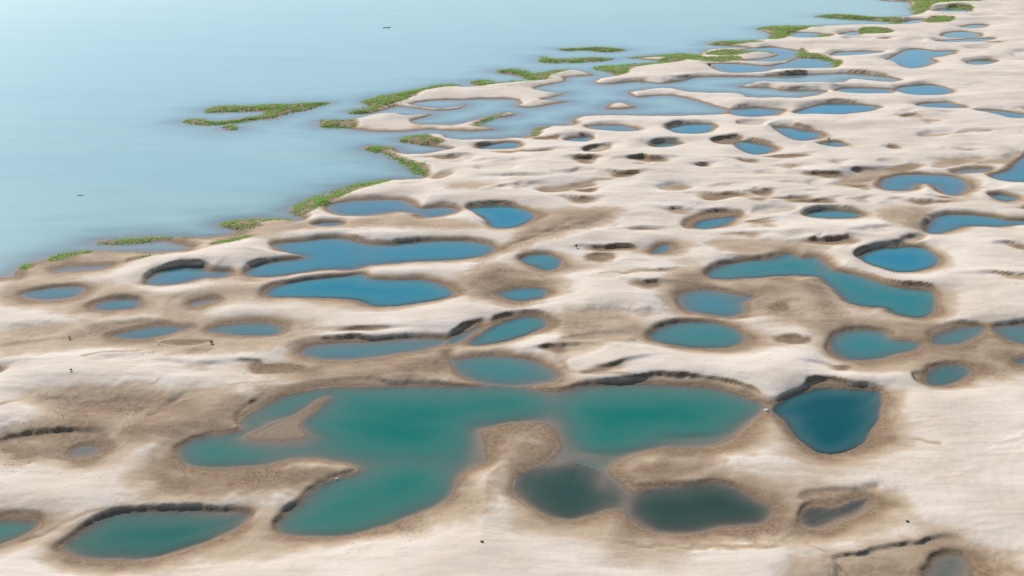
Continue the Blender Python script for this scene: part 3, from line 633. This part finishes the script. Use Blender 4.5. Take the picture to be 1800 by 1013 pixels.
# ------------------------------------------------------------------ materials
def new_mat(name):
    m = bpy.data.materials.new(name); m.use_nodes = True
    nt = m.node_tree
    for n in list(nt.nodes): nt.nodes.remove(n)
    out = nt.nodes.new('ShaderNodeOutputMaterial')
    return m, nt, out
def N(nt, t, **kw):
    n = nt.nodes.new(t)
    for k, v in kw.items():
        if k in n.inputs: n.inputs[k].default_value = v
        else: setattr(n, k, v)
    return n
def rgba(c): return (c[0], c[1], c[2], 1.0)
def mixc(nt, fac, a, b, blend='MIX'):
    n = nt.nodes.new('ShaderNodeMix'); n.data_type = 'RGBA'; n.blend_type = blend
    for sock, v in ((n.inputs[0], fac), (n.inputs[6], a), (n.inputs[7], b)):
        if hasattr(v, 'is_output'): nt.links.new(v, sock)
        elif isinstance(v, (int, float)): sock.default_value = v
        else: sock.default_value = rgba(v)
    return n.outputs[2]
def math_n(nt, op, a, b=None, c=None):
    n = nt.nodes.new('ShaderNodeMath'); n.operation = op
    for i, v in enumerate((a, b, c)):
        if v is None: continue
        if hasattr(v, 'is_output'): nt.links.new(v, n.inputs[i])
        else: n.inputs[i].default_value = v
    return n.outputs[0]
def ramp(nt, v, lo, hi):
    n = nt.nodes.new('ShaderNodeMapRange'); n.interpolation_type = 'SMOOTHSTEP'
    nt.links.new(v, n.inputs[0]); n.inputs[1].default_value = lo; n.inputs[2].default_value = hi
    return n.outputs[0]
def noise(nt, scale, detail=4, rough=0.55, stretch=(1, 1, 1), rot=0.0, dist=0.0):
    tc = nt.nodes.new('ShaderNodeTexCoord'); mp = nt.nodes.new('ShaderNodeMapping')
    mp.inputs['Scale'].default_value = stretch; mp.inputs['Rotation'].default_value = (0, 0, rot)
    nt.links.new(tc.outputs['Object'], mp.inputs[0])
    n = nt.nodes.new('ShaderNodeTexNoise'); nt.links.new(mp.outputs[0], n.inputs['Vector'])
    n.inputs['Scale'].default_value = scale; n.inputs['Detail'].default_value = detail; n.inputs['Roughness'].default_value = rough
    n.inputs['Distortion'].default_value = dist
    return n.outputs['Fac']

def sand_material():
    m, nt, out = new_mat('sand')
    at = N(nt, 'ShaderNodeAttribute', attribute_name='damp').outputs['Fac']
    big = noise(nt, 0.05, 4)
    strk = noise(nt, 0.16, 5, 0.6, (0.35, 1.6, 1), 0.12, 0.6)
    fine = noise(nt, 0.9, 5, 0.65)
    grain = noise(nt, 2.0, 4, 0.75)
    med = noise(nt, 0.28, 5, 0.6, (0.6, 1.3, 1), 0.15)
    dry = mixc(nt, ramp(nt, big, 0.3, 0.7), (0.535, 0.45, 0.36), (0.61, 0.53, 0.44))
    dry = mixc(nt, math_n(nt, 'MULTIPLY', ramp(nt, strk, 0.48, 0.78), 0.5), dry, (0.42, 0.335, 0.25))
    drift = noise(nt, 0.33, 6, 0.62, (0.16, 1.5, 1), 0.10, 1.2)
    dl = math_n(nt, 'MULTIPLY', ramp(nt, drift, 0.63, 0.70), ramp(nt, noise(nt, 0.035, 3), 0.47, 0.60))
    dry = mixc(nt, math_n(nt, 'MULTIPLY', dl, 0.55), dry, (0.22, 0.18, 0.15))
    tan = mixc(nt, ramp(nt, fine, 0.3, 0.7), (0.37, 0.27, 0.175), (0.44, 0.335, 0.23))
    wetc = mixc(nt, ramp(nt, fine, 0.3, 0.7), (0.175, 0.112, 0.063), (0.265, 0.180, 0.108))
    spk = math_n(nt, 'MULTIPLY', ramp(nt, grain, 0.50, 0.64), ramp(nt, noise(nt, 0.07, 3), 0.36, 0.58))
    wetc = mixc(nt, math_n(nt, 'MULTIPLY', spk, 0.7), wetc, (0.085, 0.062, 0.042))
    f = math_n(nt, 'ADD', at, math_n(nt, 'MULTIPLY', math_n(nt, 'SUBTRACT', fine, 0.5), 0.30))
    f = math_n(nt, 'ADD', f, math_n(nt, 'MULTIPLY', math_n(nt, 'SUBTRACT', med, 0.5), 0.34))
    col = mixc(nt, ramp(nt, f, 0.14, 0.50), dry, tan)
    col = mixc(nt, ramp(nt, f, 0.42, 0.88), col, wetc)
    geo = N(nt, 'ShaderNodeNewGeometry'); sep = N(nt, 'ShaderNodeSeparateXYZ')
    nt.links.new(geo.outputs['Position'], sep.inputs[0])
    # pale crust line left by the falling water, and silty mauve-brown bottom
    z = math_n(nt, 'ADD', sep.outputs[2], math_n(nt, 'MULTIPLY', math_n(nt, 'SUBTRACT', fine, 0.5), 0.12))
    col = mixc(nt, math_n(nt, 'MULTIPLY', ramp(nt, z, 0.16, 0.03), 0.55), col, (0.13, 0.095, 0.065))
    line = math_n(nt, 'MULTIPLY', math_n(nt, 'MULTIPLY', ramp(nt, z, 0.01, 0.05), ramp(nt, z, 0.18, 0.09)), ramp(nt, noise(nt, 0.04, 2), 0.4, 0.6))
    col = mixc(nt, math_n(nt, 'MULTIPLY', line, 0.22), col, (0.40, 0.315, 0.24))
    col = mixc(nt, ramp(nt, sep.outputs[2], 0.05, -0.12), col, (0.215, 0.16, 0.12))
    b = N(nt, 'ShaderNodeBsdfPrincipled')
    b.inputs['Roughness'].default_value = 0.9
    b.inputs['Specular IOR Level'].default_value = 0.15
    nt.links.new(col, b.inputs['Base Color'])
    h = math_n(nt, 'ADD', math_n(nt, 'MULTIPLY', fine, 0.5), math_n(nt, 'MULTIPLY', grain, 0.35))
    h = math_n(nt, 'ADD', h, math_n(nt, 'MULTIPLY', strk, 0.55))
    bp = N(nt, 'ShaderNodeBump'); bp.inputs['Strength'].default_value = 0.55; bp.inputs['Distance'].default_value = 0.35
    nt.links.new(h, bp.inputs['Height']); nt.links.new(bp.outputs[0], b.inputs['Normal'])
    nt.links.new(b.outputs[0], out.inputs[0])
    return m

def water_material(name, body_near, body_deep, k, rough, wave, wscale, deep_at=2.5, streaks=False):
    m, nt, out = new_mat(name)
    dep = N(nt, 'ShaderNodeAttribute', attribute_name='depth').outputs['Fac']
    dn = math_n(nt, 'MAXIMUM', dep, 0.0)
    cloud = noise(nt, 0.07, 4, 0.55, (0.5, 1.3, 1), 0.2)
    dn = math_n(nt, 'MULTIPLY', dn, math_n(nt, 'ADD', 0.45, math_n(nt, 'MULTIPLY', cloud, 1.1)))
    f = math_n(nt, 'SUBTRACT', 1.0, math_n(nt, 'EXPONENT', math_n(nt, 'MULTIPLY', dn, -k)))
    col = mixc(nt, ramp(nt, dn, 0.2, deep_at), body_near, body_deep)
    if streaks:      # silt plumes drawn out along the current
        pl = noise(nt, 0.012, 5, 0.6, (0.35, 1.6, 1), -0.45, 0.8)
        col = mixc(nt, math_n(nt, 'MULTIPLY', ramp(nt, pl, 0.40, 0.70), 0.35), col, (0.20, 0.36, 0.385))
        pl2 = noise(nt, 0.05, 4, 0.6, (0.2, 1.8, 1), -0.3, 0.5)
        col = mixc(nt, math_n(nt, 'MULTIPLY', ramp(nt, pl2, 0.50, 0.75), 0.14), col, (0.36, 0.48, 0.46))
    dif = N(nt, 'ShaderNodeBsdfDiffuse'); nt.links.new(col, dif.inputs[0])
    tr = N(nt, 'ShaderNodeBsdfTransparent')
    mx = N(nt, 'ShaderNodeMixShader'); nt.links.new(f, mx.inputs[0]); nt.links.new(tr.outputs[0], mx.inputs[1]); nt.links.new(dif.outputs[0], mx.inputs[2])
    gl = N(nt, 'ShaderNodeBsdfGlossy'); gl.inputs['Roughness'].default_value = rough
    geo = N(nt, 'ShaderNodeNewGeometry'); vd = N(nt, 'ShaderNodeVectorMath', operation='DOT_PRODUCT')
    nt.links.new(geo.outputs['Normal'], vd.inputs[0]); nt.links.new(geo.outputs['Incoming'], vd.inputs[1])
    graze = math_n(nt, 'SUBTRACT', 1.0, math_n(nt, 'ABSOLUTE', vd.outputs['Value']))
    fres = math_n(nt, 'ADD', 0.02, math_n(nt, 'MULTIPLY', math_n(nt, 'POWER', graze, 5.0), 0.98))   # Schlick, same from above and below
    bp = N(nt, 'ShaderNodeBump'); bp.inputs['Strength'].default_value = wave; bp.inputs['Distance'].default_value = 0.1
    nt.links.new(noise(nt, wscale, 3, 0.5, (0.6, 1.5, 1), 0.3), bp.inputs['Height'])
    nt.links.new(bp.outputs[0], gl.inputs['Normal'])
    m2 = N(nt, 'ShaderNodeMixShader'); nt.links.new(fres, m2.inputs[0]); nt.links.new(mx.outputs[0], m2.inputs[1]); nt.links.new(gl.outputs[0], m2.inputs[2])
    nt.links.new(m2.outputs[0], out.inputs[0])
    return m

def leaf_material(name, c1, c2, c3):
    m, nt, out = new_mat(name)
    oi = noise(nt, 0.35, 3, 0.6); n2 = noise(nt, 2.5, 2, 0.6)
    col = mixc(nt, ramp(nt, oi, 0.35, 0.65), c1, c2)
    col = mixc(nt, ramp(nt, n2, 0.5, 0.75), col, c3)
    d = N(nt, 'ShaderNodeBsdfDiffuse'); t = N(nt, 'ShaderNodeBsdfTranslucent')
    nt.links.new(col, d.inputs[0]); nt.links.new(col, t.inputs[0])
    mx = N(nt, 'ShaderNodeMixShader'); mx.inputs[0].default_value = 0.35
    nt.links.new(d.outputs[0], mx.inputs[1]); nt.links.new(t.outputs[0], mx.inputs[2]); nt.links.new(mx.outputs[0], out.inputs[0])
    return m

def plain_material(name, c1, c2, scale=3.0, rough=0.85):
    m, nt, out = new_mat(name)
    col = mixc(nt, ramp(nt, noise(nt, scale, 4), 0.35, 0.65), c1, c2)
    b = N(nt, 'ShaderNodeBsdfPrincipled'); b.inputs['Roughness'].default_value = rough
    nt.links.new(col, b.inputs['Base Color']); nt.links.new(b.outputs[0], out.inputs[0])
    return m

M_sand = sand_material()
M_river = water_material('river_water', (0.24, 0.36, 0.36), (0.285, 0.435, 0.41), 1.3, 0.14, 0.12, 0.5, streaks=True)
def lerp3(a, b, t): return tuple(x + (y - x) * t for x, y in zip(a, b))
_pm = {}
def pool_mat(blue, murk_shade):
    key = (round(blue * 10), round(murk_shade * 20))
    if key not in _pm:
        t = key[0] / 10; d = key[1] / 20
        near_c = lerp3((0.070, 0.21, 0.165), (0.04, 0.27, 0.38), t); deep_c = lerp3((0.0, 0.150, 0.112), (0.0, 0.185, 0.335), t)  # blue end mixes the sky's reflection into the body colour
        ol = max(0.0, 0.55 - d) / 0.55; deep_c = lerp3(deep_c, (0.02, 0.15, 0.115), ol * (1 - t)); near_c = lerp3(near_c, (0.08, 0.12, 0.08), ol)
        _pm[key] = water_material('pool_water_%02d_%02d' % key, tuple(c * (0.4 + 0.6 * d) for c in near_c), tuple(c * d for c in deep_c), 0.95, 0.03, 0.02, 0.6, 3.6)
    return _pm[key]

# ------------------------------------------------------------------ terrain and water objects
link('sand_ground', grid_mesh('sand_ground', np.stack([X, Y, Hh], -1), NU, NY, {'damp': dampv}), M_sand, kind='structure', label='pale sandbar with damp brown hollows between pools and river')

# water sheets, one per body of water, cut out of the half-resolution grid and tucked under the shore
r2, c2 = np.arange(0, NY, 2), np.arange(0, NU, 2)
h2 = Hh[np.ix_(r2, c2)]; x2 = X[np.ix_(r2, c2)]; y2 = Y[np.ix_(r2, c2)]; o2 = OWN[np.ix_(r2, c2)]; d2 = OSD[np.ix_(r2, c2)]
low = (d2 < 0)
for _ in range(1):
    pad = np.pad(low, 1)
    low = pad[1:-1, 1:-1] | pad[:-2, 1:-1] | pad[2:, 1:-1] | pad[1:-1, :-2] | pad[1:-1, 2:]
cell = low[:-1, :-1] | low[1:, :-1] | low[:-1, 1:] | low[1:, 1:]
cs = np.stack([d2[:-1, :-1], d2[:-1, 1:], d2[1:, 1:], d2[1:, :-1]]); co = np.stack([o2[:-1, :-1], o2[:-1, 1:], o2[1:, 1:], o2[1:, :-1]])
cown = np.take_along_axis(co, cs.argmin(0)[None], 0)[0]
idx = np.arange(h2.size).reshape(h2.shape)
quads = np.stack([idx[:-1, :-1], idx[:-1, 1:], idx[1:, 1:], idx[1:, :-1]], -1)
def water_obj(k, name, mat, **kw):
    q = quads[cell & (cown == k)]
    if len(q) == 0:
        print('NO WATER', k); return None
    u, inv = np.unique(q, return_inverse=True)
    f = inv.reshape(q.shape)
    P = np.stack([x2.ravel()[u], y2.ravel()[u], np.zeros(len(u))], -1)
    return link(name, raw_mesh(name, P, f, {'depth': np.maximum(-h2.ravel()[u], 0)}), mat, **kw)
water_obj(-1, 'river', M_river, kind='structure', label='wide pale turquoise river beside the sandbar')
for n_, (pts, blue, murk_shade, label) in enumerate(LOBES):
    p = world_poly('full', pts, 1)
    cx = 0.25 * (x2[:-1, :-1] + x2[1:, :-1] + x2[:-1, 1:] + x2[1:, 1:]); cy = 0.5 * (y2[:-1, :-1] + y2[1:, :-1])
    s_, _, _ = sdf(p, cx, cy)
    cown = np.where((cown == 0) & (s_ < 0), len(POOLS) + n_, cown)
    water_obj(len(POOLS) + n_, 'pool', pool_mat(blue, murk_shade), label=label, cat='pool', group='pools in the sandbar', kind='thing')
for k, (key, pts, depth, wd, blue, scarp, label, murk_shade) in enumerate(POOLS):
    water_obj(k, 'pool', pool_mat(blue, murk_shade), label=label, cat='pool', group='pools in the sandbar', kind='thing')

# ------------------------------------------------------------------ green growth along the river
def height_at(px, py):
    r = np.clip(np.searchsorted(YR, py) - 1, 0, NY - 2)
    fy = (py - YR[r]) / (YR[r + 1] - YR[r])
    w = Wd[r] + (Wd[r + 1] - Wd[r]) * fy
    c = np.clip(np.searchsorted(U, px / w) - 1, 0, NU - 2)
    return np.maximum(np.maximum(Hh[r, c], Hh[r, c + 1]), np.maximum(Hh[r + 1, c], Hh[r + 1, c + 1])) * 0.5 + 0.5 * Hh[r, c]
M_grass = leaf_material('marsh_grass', (0.34, 0.54, 0.12), (0.45, 0.57, 0.20), (0.25, 0.43, 0.08))
def in_poly(poly, x, y):
    inside = np.zeros(x.shape, bool); n = len(poly)
    for i in range(n):
        ax, ay = poly[i]; bx, by = poly[(i + 1) % n]
        if ay == by: continue
        c = (y >= ay) != (y >= by)
        inside ^= c & (x < ax + (bx - ax) * (y - ay) / (by - ay))
    return inside
def grass_patch(key, pts, dens, label):
    p = world_poly(key, pts, 3)
    lo, hi = p.min(0), p.max(0)
    dist = np.hypot(*p.mean(0))
    size = 0.55 + dist / 1400.0
    n = int(min((hi - lo).prod() * 3.0 / size ** 2, 60000))
    x = rng.uniform(lo[0], hi[0], n); y = rng.uniform(lo[1], hi[1], n)
    jit = 0.5 + 0.6 * dist / 500.0
    keep = in_poly(p, x + rng.normal(0, jit, n), y + rng.normal(0, jit, n)) & (fbm(x, y, 3.5, 3, seed=21) > 0.55 - 1.0 * dens)
    x, y = x[keep], y[keep]
    if len(x) > 7000: x, y = x[:7000], y[:7000]
    n = len(x)
    z = np.maximum(height_at(x, y), -0.05) - 0.05
    hgt = size * (0.10 + 0.22 * rng.random(n)) * (0.75 + 0.5 * np.clip(fbm(x, y, 4.0, 2, seed=23) + 0.5, 0, 1.3))
    V, F = [], []
    for b in range(3):
        a = rng.uniform(0, 2 * math.pi, n); lean = rng.uniform(1.0, 3.2, n) * hgt
        wv = size * rng.uniform(0.22, 0.42, n)
        dx, dy = np.cos(a), np.sin(a)
        base = np.stack([x, y, z], -1) + np.stack([dx * 0.12, dy * 0.12, 0 * x], -1)
        v0 = base + np.stack([-dy * wv, dx * wv, 0 * x], -1)
        v1 = base + np.stack([dy * wv, -dx * wv, 0 * x], -1)
        v2 = base + np.stack([dx * lean + dy * wv * 0.5, dy * lean - dx * wv * 0.5, hgt], -1)
        v3 = base + np.stack([dx * lean - dy * wv * 0.4, dy * lean + dx * wv * 0.4, hgt * 0.85], -1)
        o = b * 4 * n
        V += [v0, v1, v2, v3]
        i = np.arange(n)
        F.append(np.stack([o + i, o + n + i, o + 2 * n + i, o + 3 * n + i], -1))
    link('grass_patch', raw_mesh('grass_patch', np.concatenate(V), np.concatenate(F), smooth_shade=False), M_grass, label=label, cat='grass patch', group='grass patches along the river shore', kind='thing')
for a in PATCHES: grass_patch(*a)

# ------------------------------------------------------------------ small things on the sand and the river
M_stone = plain_material('dark_stone', (0.05, 0.045, 0.04), (0.10, 0.09, 0.08))
M_chalk = plain_material('pale_stone', (0.62, 0.60, 0.57), (0.75, 0.73, 0.70))
M_twig = plain_material('twig_bark', (0.055, 0.042, 0.03), (0.10, 0.08, 0.06))
M_scrub = leaf_material('scrub_leaf', (0.07, 0.075, 0.035), (0.11, 0.10, 0.05), (0.05, 0.05, 0.03))
M_clod = plain_material('sand_clod', (0.17, 0.125, 0.088), (0.30, 0.23, 0.165), 1.5)
OCT_V = np.array([(1, 0, 0), (-1, 0, 0), (0, 1, 0), (0, -1, 0), (0, 0, 1), (0, 0, -1)], float)
OCT_F = np.array([(0, 2, 4), (2, 1, 4), (1, 3, 4), (3, 0, 4), (2, 0, 5), (1, 2, 5), (3, 1, 5), (0, 3, 5)])
def on_ground(px, py):
    """Where the sight line through a pixel meets the sand."""
    z = 0.0
    for _ in range(6):
        p = ground(px, py, z); z = max(float(height_at(p[:1], p[1:])[0]), 0.0)
    return p[0], p[1], z
def place(o, px, py, sink=0.0):
    x, y, z = on_ground(px, py); o.location = (x, y, z - sink); return o
def stone(px, py, r, mat, label, cat='stone'):
    import bmesh
    bm = bmesh.new(); bmesh.ops.create_icosphere(bm, subdivisions=2, radius=1.0)
    for v in bm.verts:
        c = v.co; k = 1 + 0.28 * math.sin(3.1 * c.x + 2.3 * c.y + px) * math.cos(2.7 * c.z + c.x * 2 + py) + random.uniform(-.06, .06)
        v.co = (c.x * k * r * 1.25, c.y * k * r, c.z * k * r * 0.7)
    me = bpy.data.meshes.new('stone'); bm.to_mesh(me); bm.free()
    return place(link('stone', me, mat, label=label, cat=cat, kind='thing'), px, py, -0.3 * r)
def tube(V, F, a, b, ra, rb, n=5):
    a = np.array(a); b = np.array(b); d = (b - a) / np.linalg.norm(b - a)
    u = np.cross(d, (0.3, 0.2, 0.93)); u /= np.linalg.norm(u); w = np.cross(d, u)
    o = len(V)
    for c, r in ((a, ra), (b, rb)):
        for i in range(n):
            t = 2 * math.pi * i / n
            V.append(c + r * (math.cos(t) * u + math.sin(t) * w))
    for i in range(n):
        F.append((o + i, o + (i + 1) % n, o + n + (i + 1) % n, o + n + i))
def shrub(px, py, h, label, leaves=260, name='dry_shrub'):
    e = bpy.data.objects.new(name, None); C.objects.link(e); e['label'] = label; e['category'] = 'shrub'; e['group'] = 'dry shrubs on the sandbar'
    h *= 0.4; place(e, px, py)
    V, F, tips = [], [], []
    for i in range(9):
        a = random.uniform(0, 6.28); l = h * random.uniform(.6, 1.1); sp = random.uniform(.15, .8)
        p0 = np.zeros(3) - (0, 0, .05); p1 = np.array((math.cos(a) * sp * l * .5, math.sin(a) * sp * l * .5, l * .55)); p2 = p1 + np.array((math.cos(a) * sp * l * .5, math.sin(a) * sp * l * .5, l * .4))
        tube(V, F, p0, p1, .05 * h, .035 * h); tube(V, F, p1, p2, .035 * h, .012 * h); tips += [p1, p2, (p1 + p2) / 2]
        a2 = a + random.uniform(-1, 1); p3 = p1 + np.array((math.cos(a2) * l * .35, math.sin(a2) * l * .35, l * .2)); tube(V, F, p1, p3, .025 * h, .01 * h); tips.append(p3)
    link('stems', raw_mesh('stems', np.array(V), np.array(F)), M_twig, parent=e)
    if leaves:
        T = np.array(tips)[rng.integers(0, len(tips), leaves)] + rng.normal(0, .11 * h, (leaves, 3))
        a = rng.normal(0, 1, (leaves, 3)); a /= np.linalg.norm(a, axis=1)[:, None]; b = np.cross(a, rng.normal(0, 1, (leaves, 3))); b /= np.linalg.norm(b, axis=1)[:, None]
        q = .10 * h
        P = np.concatenate([T - a * q, T + b * q * .6, T + a * q, T - b * q * .6]); i = np.arange(leaves)
        link('foliage', raw_mesh('foliage', P, np.stack([i, i + leaves, i + 2 * leaves, i + 3 * leaves], -1), smooth_shade=False), M_scrub, parent=e)
    return e
def floating_branch(px, py, L, label):
    V, F = [], []
    pts = [np.array((-L / 2, 0, .02)), np.array((-L * .1, L * .05, .12)), np.array((L * .25, -L * .04, .10)), np.array((L / 2, L * .06, .25))]
    for i in range(3): tube(V, F, pts[i], pts[i + 1], .05 * L * (1 - i * .25), .05 * L * (.75 - i * .25), 6)
    for i in range(7):
        t = random.uniform(.2, .95); k = min(int(t * 3), 2); c = pts[k] + (pts[k + 1] - pts[k]) * (t * 3 - k)
        tube(V, F, c, c + np.array((random.uniform(0, .2) * L, random.uniform(-.2, .2) * L, random.uniform(.02, .16) * L)), .018 * L, .006 * L)
    o = link('floating_branch', raw_mesh('floating_branch', np.array(V), np.array(F)), M_twig, label=label, cat='branch', kind='thing')
    p = ground(px, py); o.location = (p[0], p[1], 0.05)
stone(847, 953, .26, M_stone, 'small dark stone on pale sand beside a bright sand patch')
stone(1595, 917, .30, M_stone, 'dark lump of stone on the open sand past the shade-painted brown pool')
stone(1347, 722, .40, M_chalk, 'white stone at the pinch between teal pool and dark blue pool')
stone(592, 842, .22, M_chalk, 'small white stone at the green bay edge under the dark bank')
for a in [(123, 596, 1.5, 'dry dark shrub on damp sand above the speckled hollow'), (125, 652, 1.3, 'low dry shrub at the edge of the long pale dune'), (1013, 433, 2.0, 'lone dark shrub on the brown damp slope by the leaf-shaped pool'),
          (372, 604, 2.0, 'dry shrub standing beside the slate-blue lens pool'), (1247, 117, 4.0, 'dark bush on the sand end beside the pale lagoon')]:
    shrub(*a)
shrub(1457, 246, 4.5, 'leafless bush standing above the tiny dark teal pool', 0, 'leafless_shrub')
floating_branch(680, 49, 6.0, 'dark driftwood branch floating far out on the open river')
floating_branch(142, 344, 2.6, 'driftwood branch floating on the river off the muddy beach')

# crumbled sand below the banks and over the rough damp ground: too many and too small to count
def clods(n_try, n_max):
    y = 150 * (700 / 150) ** rng.random(n_try); x = rng.uniform(-1, 1, n_try) * (20 + 0.5 * y)
    r = np.clip(np.searchsorted(YR, y) - 1, 0, NY - 2); c = np.clip(np.searchsorted(U, x / Wd[r]) - 1, 0, NU - 2)
    z = Hh[r, c]
    st = steep[r, c]
    pr = (0.30 * rough[r, c] + 0.55 * st) * sstep(-0.1, 0.5, fbm(x, y, 6.0, 3, seed=31)) * (z > 0.05) + 0.0002 * (z > 0.5)
    k = rng.random(n_try) < pr
    x, y, z = x[k][:n_max], y[k][:n_max], z[k][:n_max]; n = len(x)
    s_ = (0.035 + 0.075 * rng.random(n) ** 3) * (0.6 + y / 350.0)
    sc = s_[:, None] * rng.uniform(0.6, 1.35, (n, 3)) * (1, 1, .75)
    a = rng.uniform(0, 6.28, n); ca, sa = np.cos(a)[:, None], np.sin(a)[:, None]
    P = OCT_V[None] * sc[:, None, :] * rng.uniform(.75, 1.25, (n, 6, 1))
    P = np.stack([P[..., 0] * ca - P[..., 1] * sa + x[:, None], P[..., 0] * sa + P[..., 1] * ca + y[:, None], P[..., 2] + z[:, None]], -1)
    F = (OCT_F[None] + 6 * np.arange(n)[:, None, None]).reshape(-1, 3)
    print('clods', n)
    link('sand_clods', raw_mesh('sand_clods', P.reshape(-1, 3), F, smooth_shade=False), M_clod, label='crumbled brown sand clods scattered below the banks', kind='stuff')
clods(2500000, 60000)
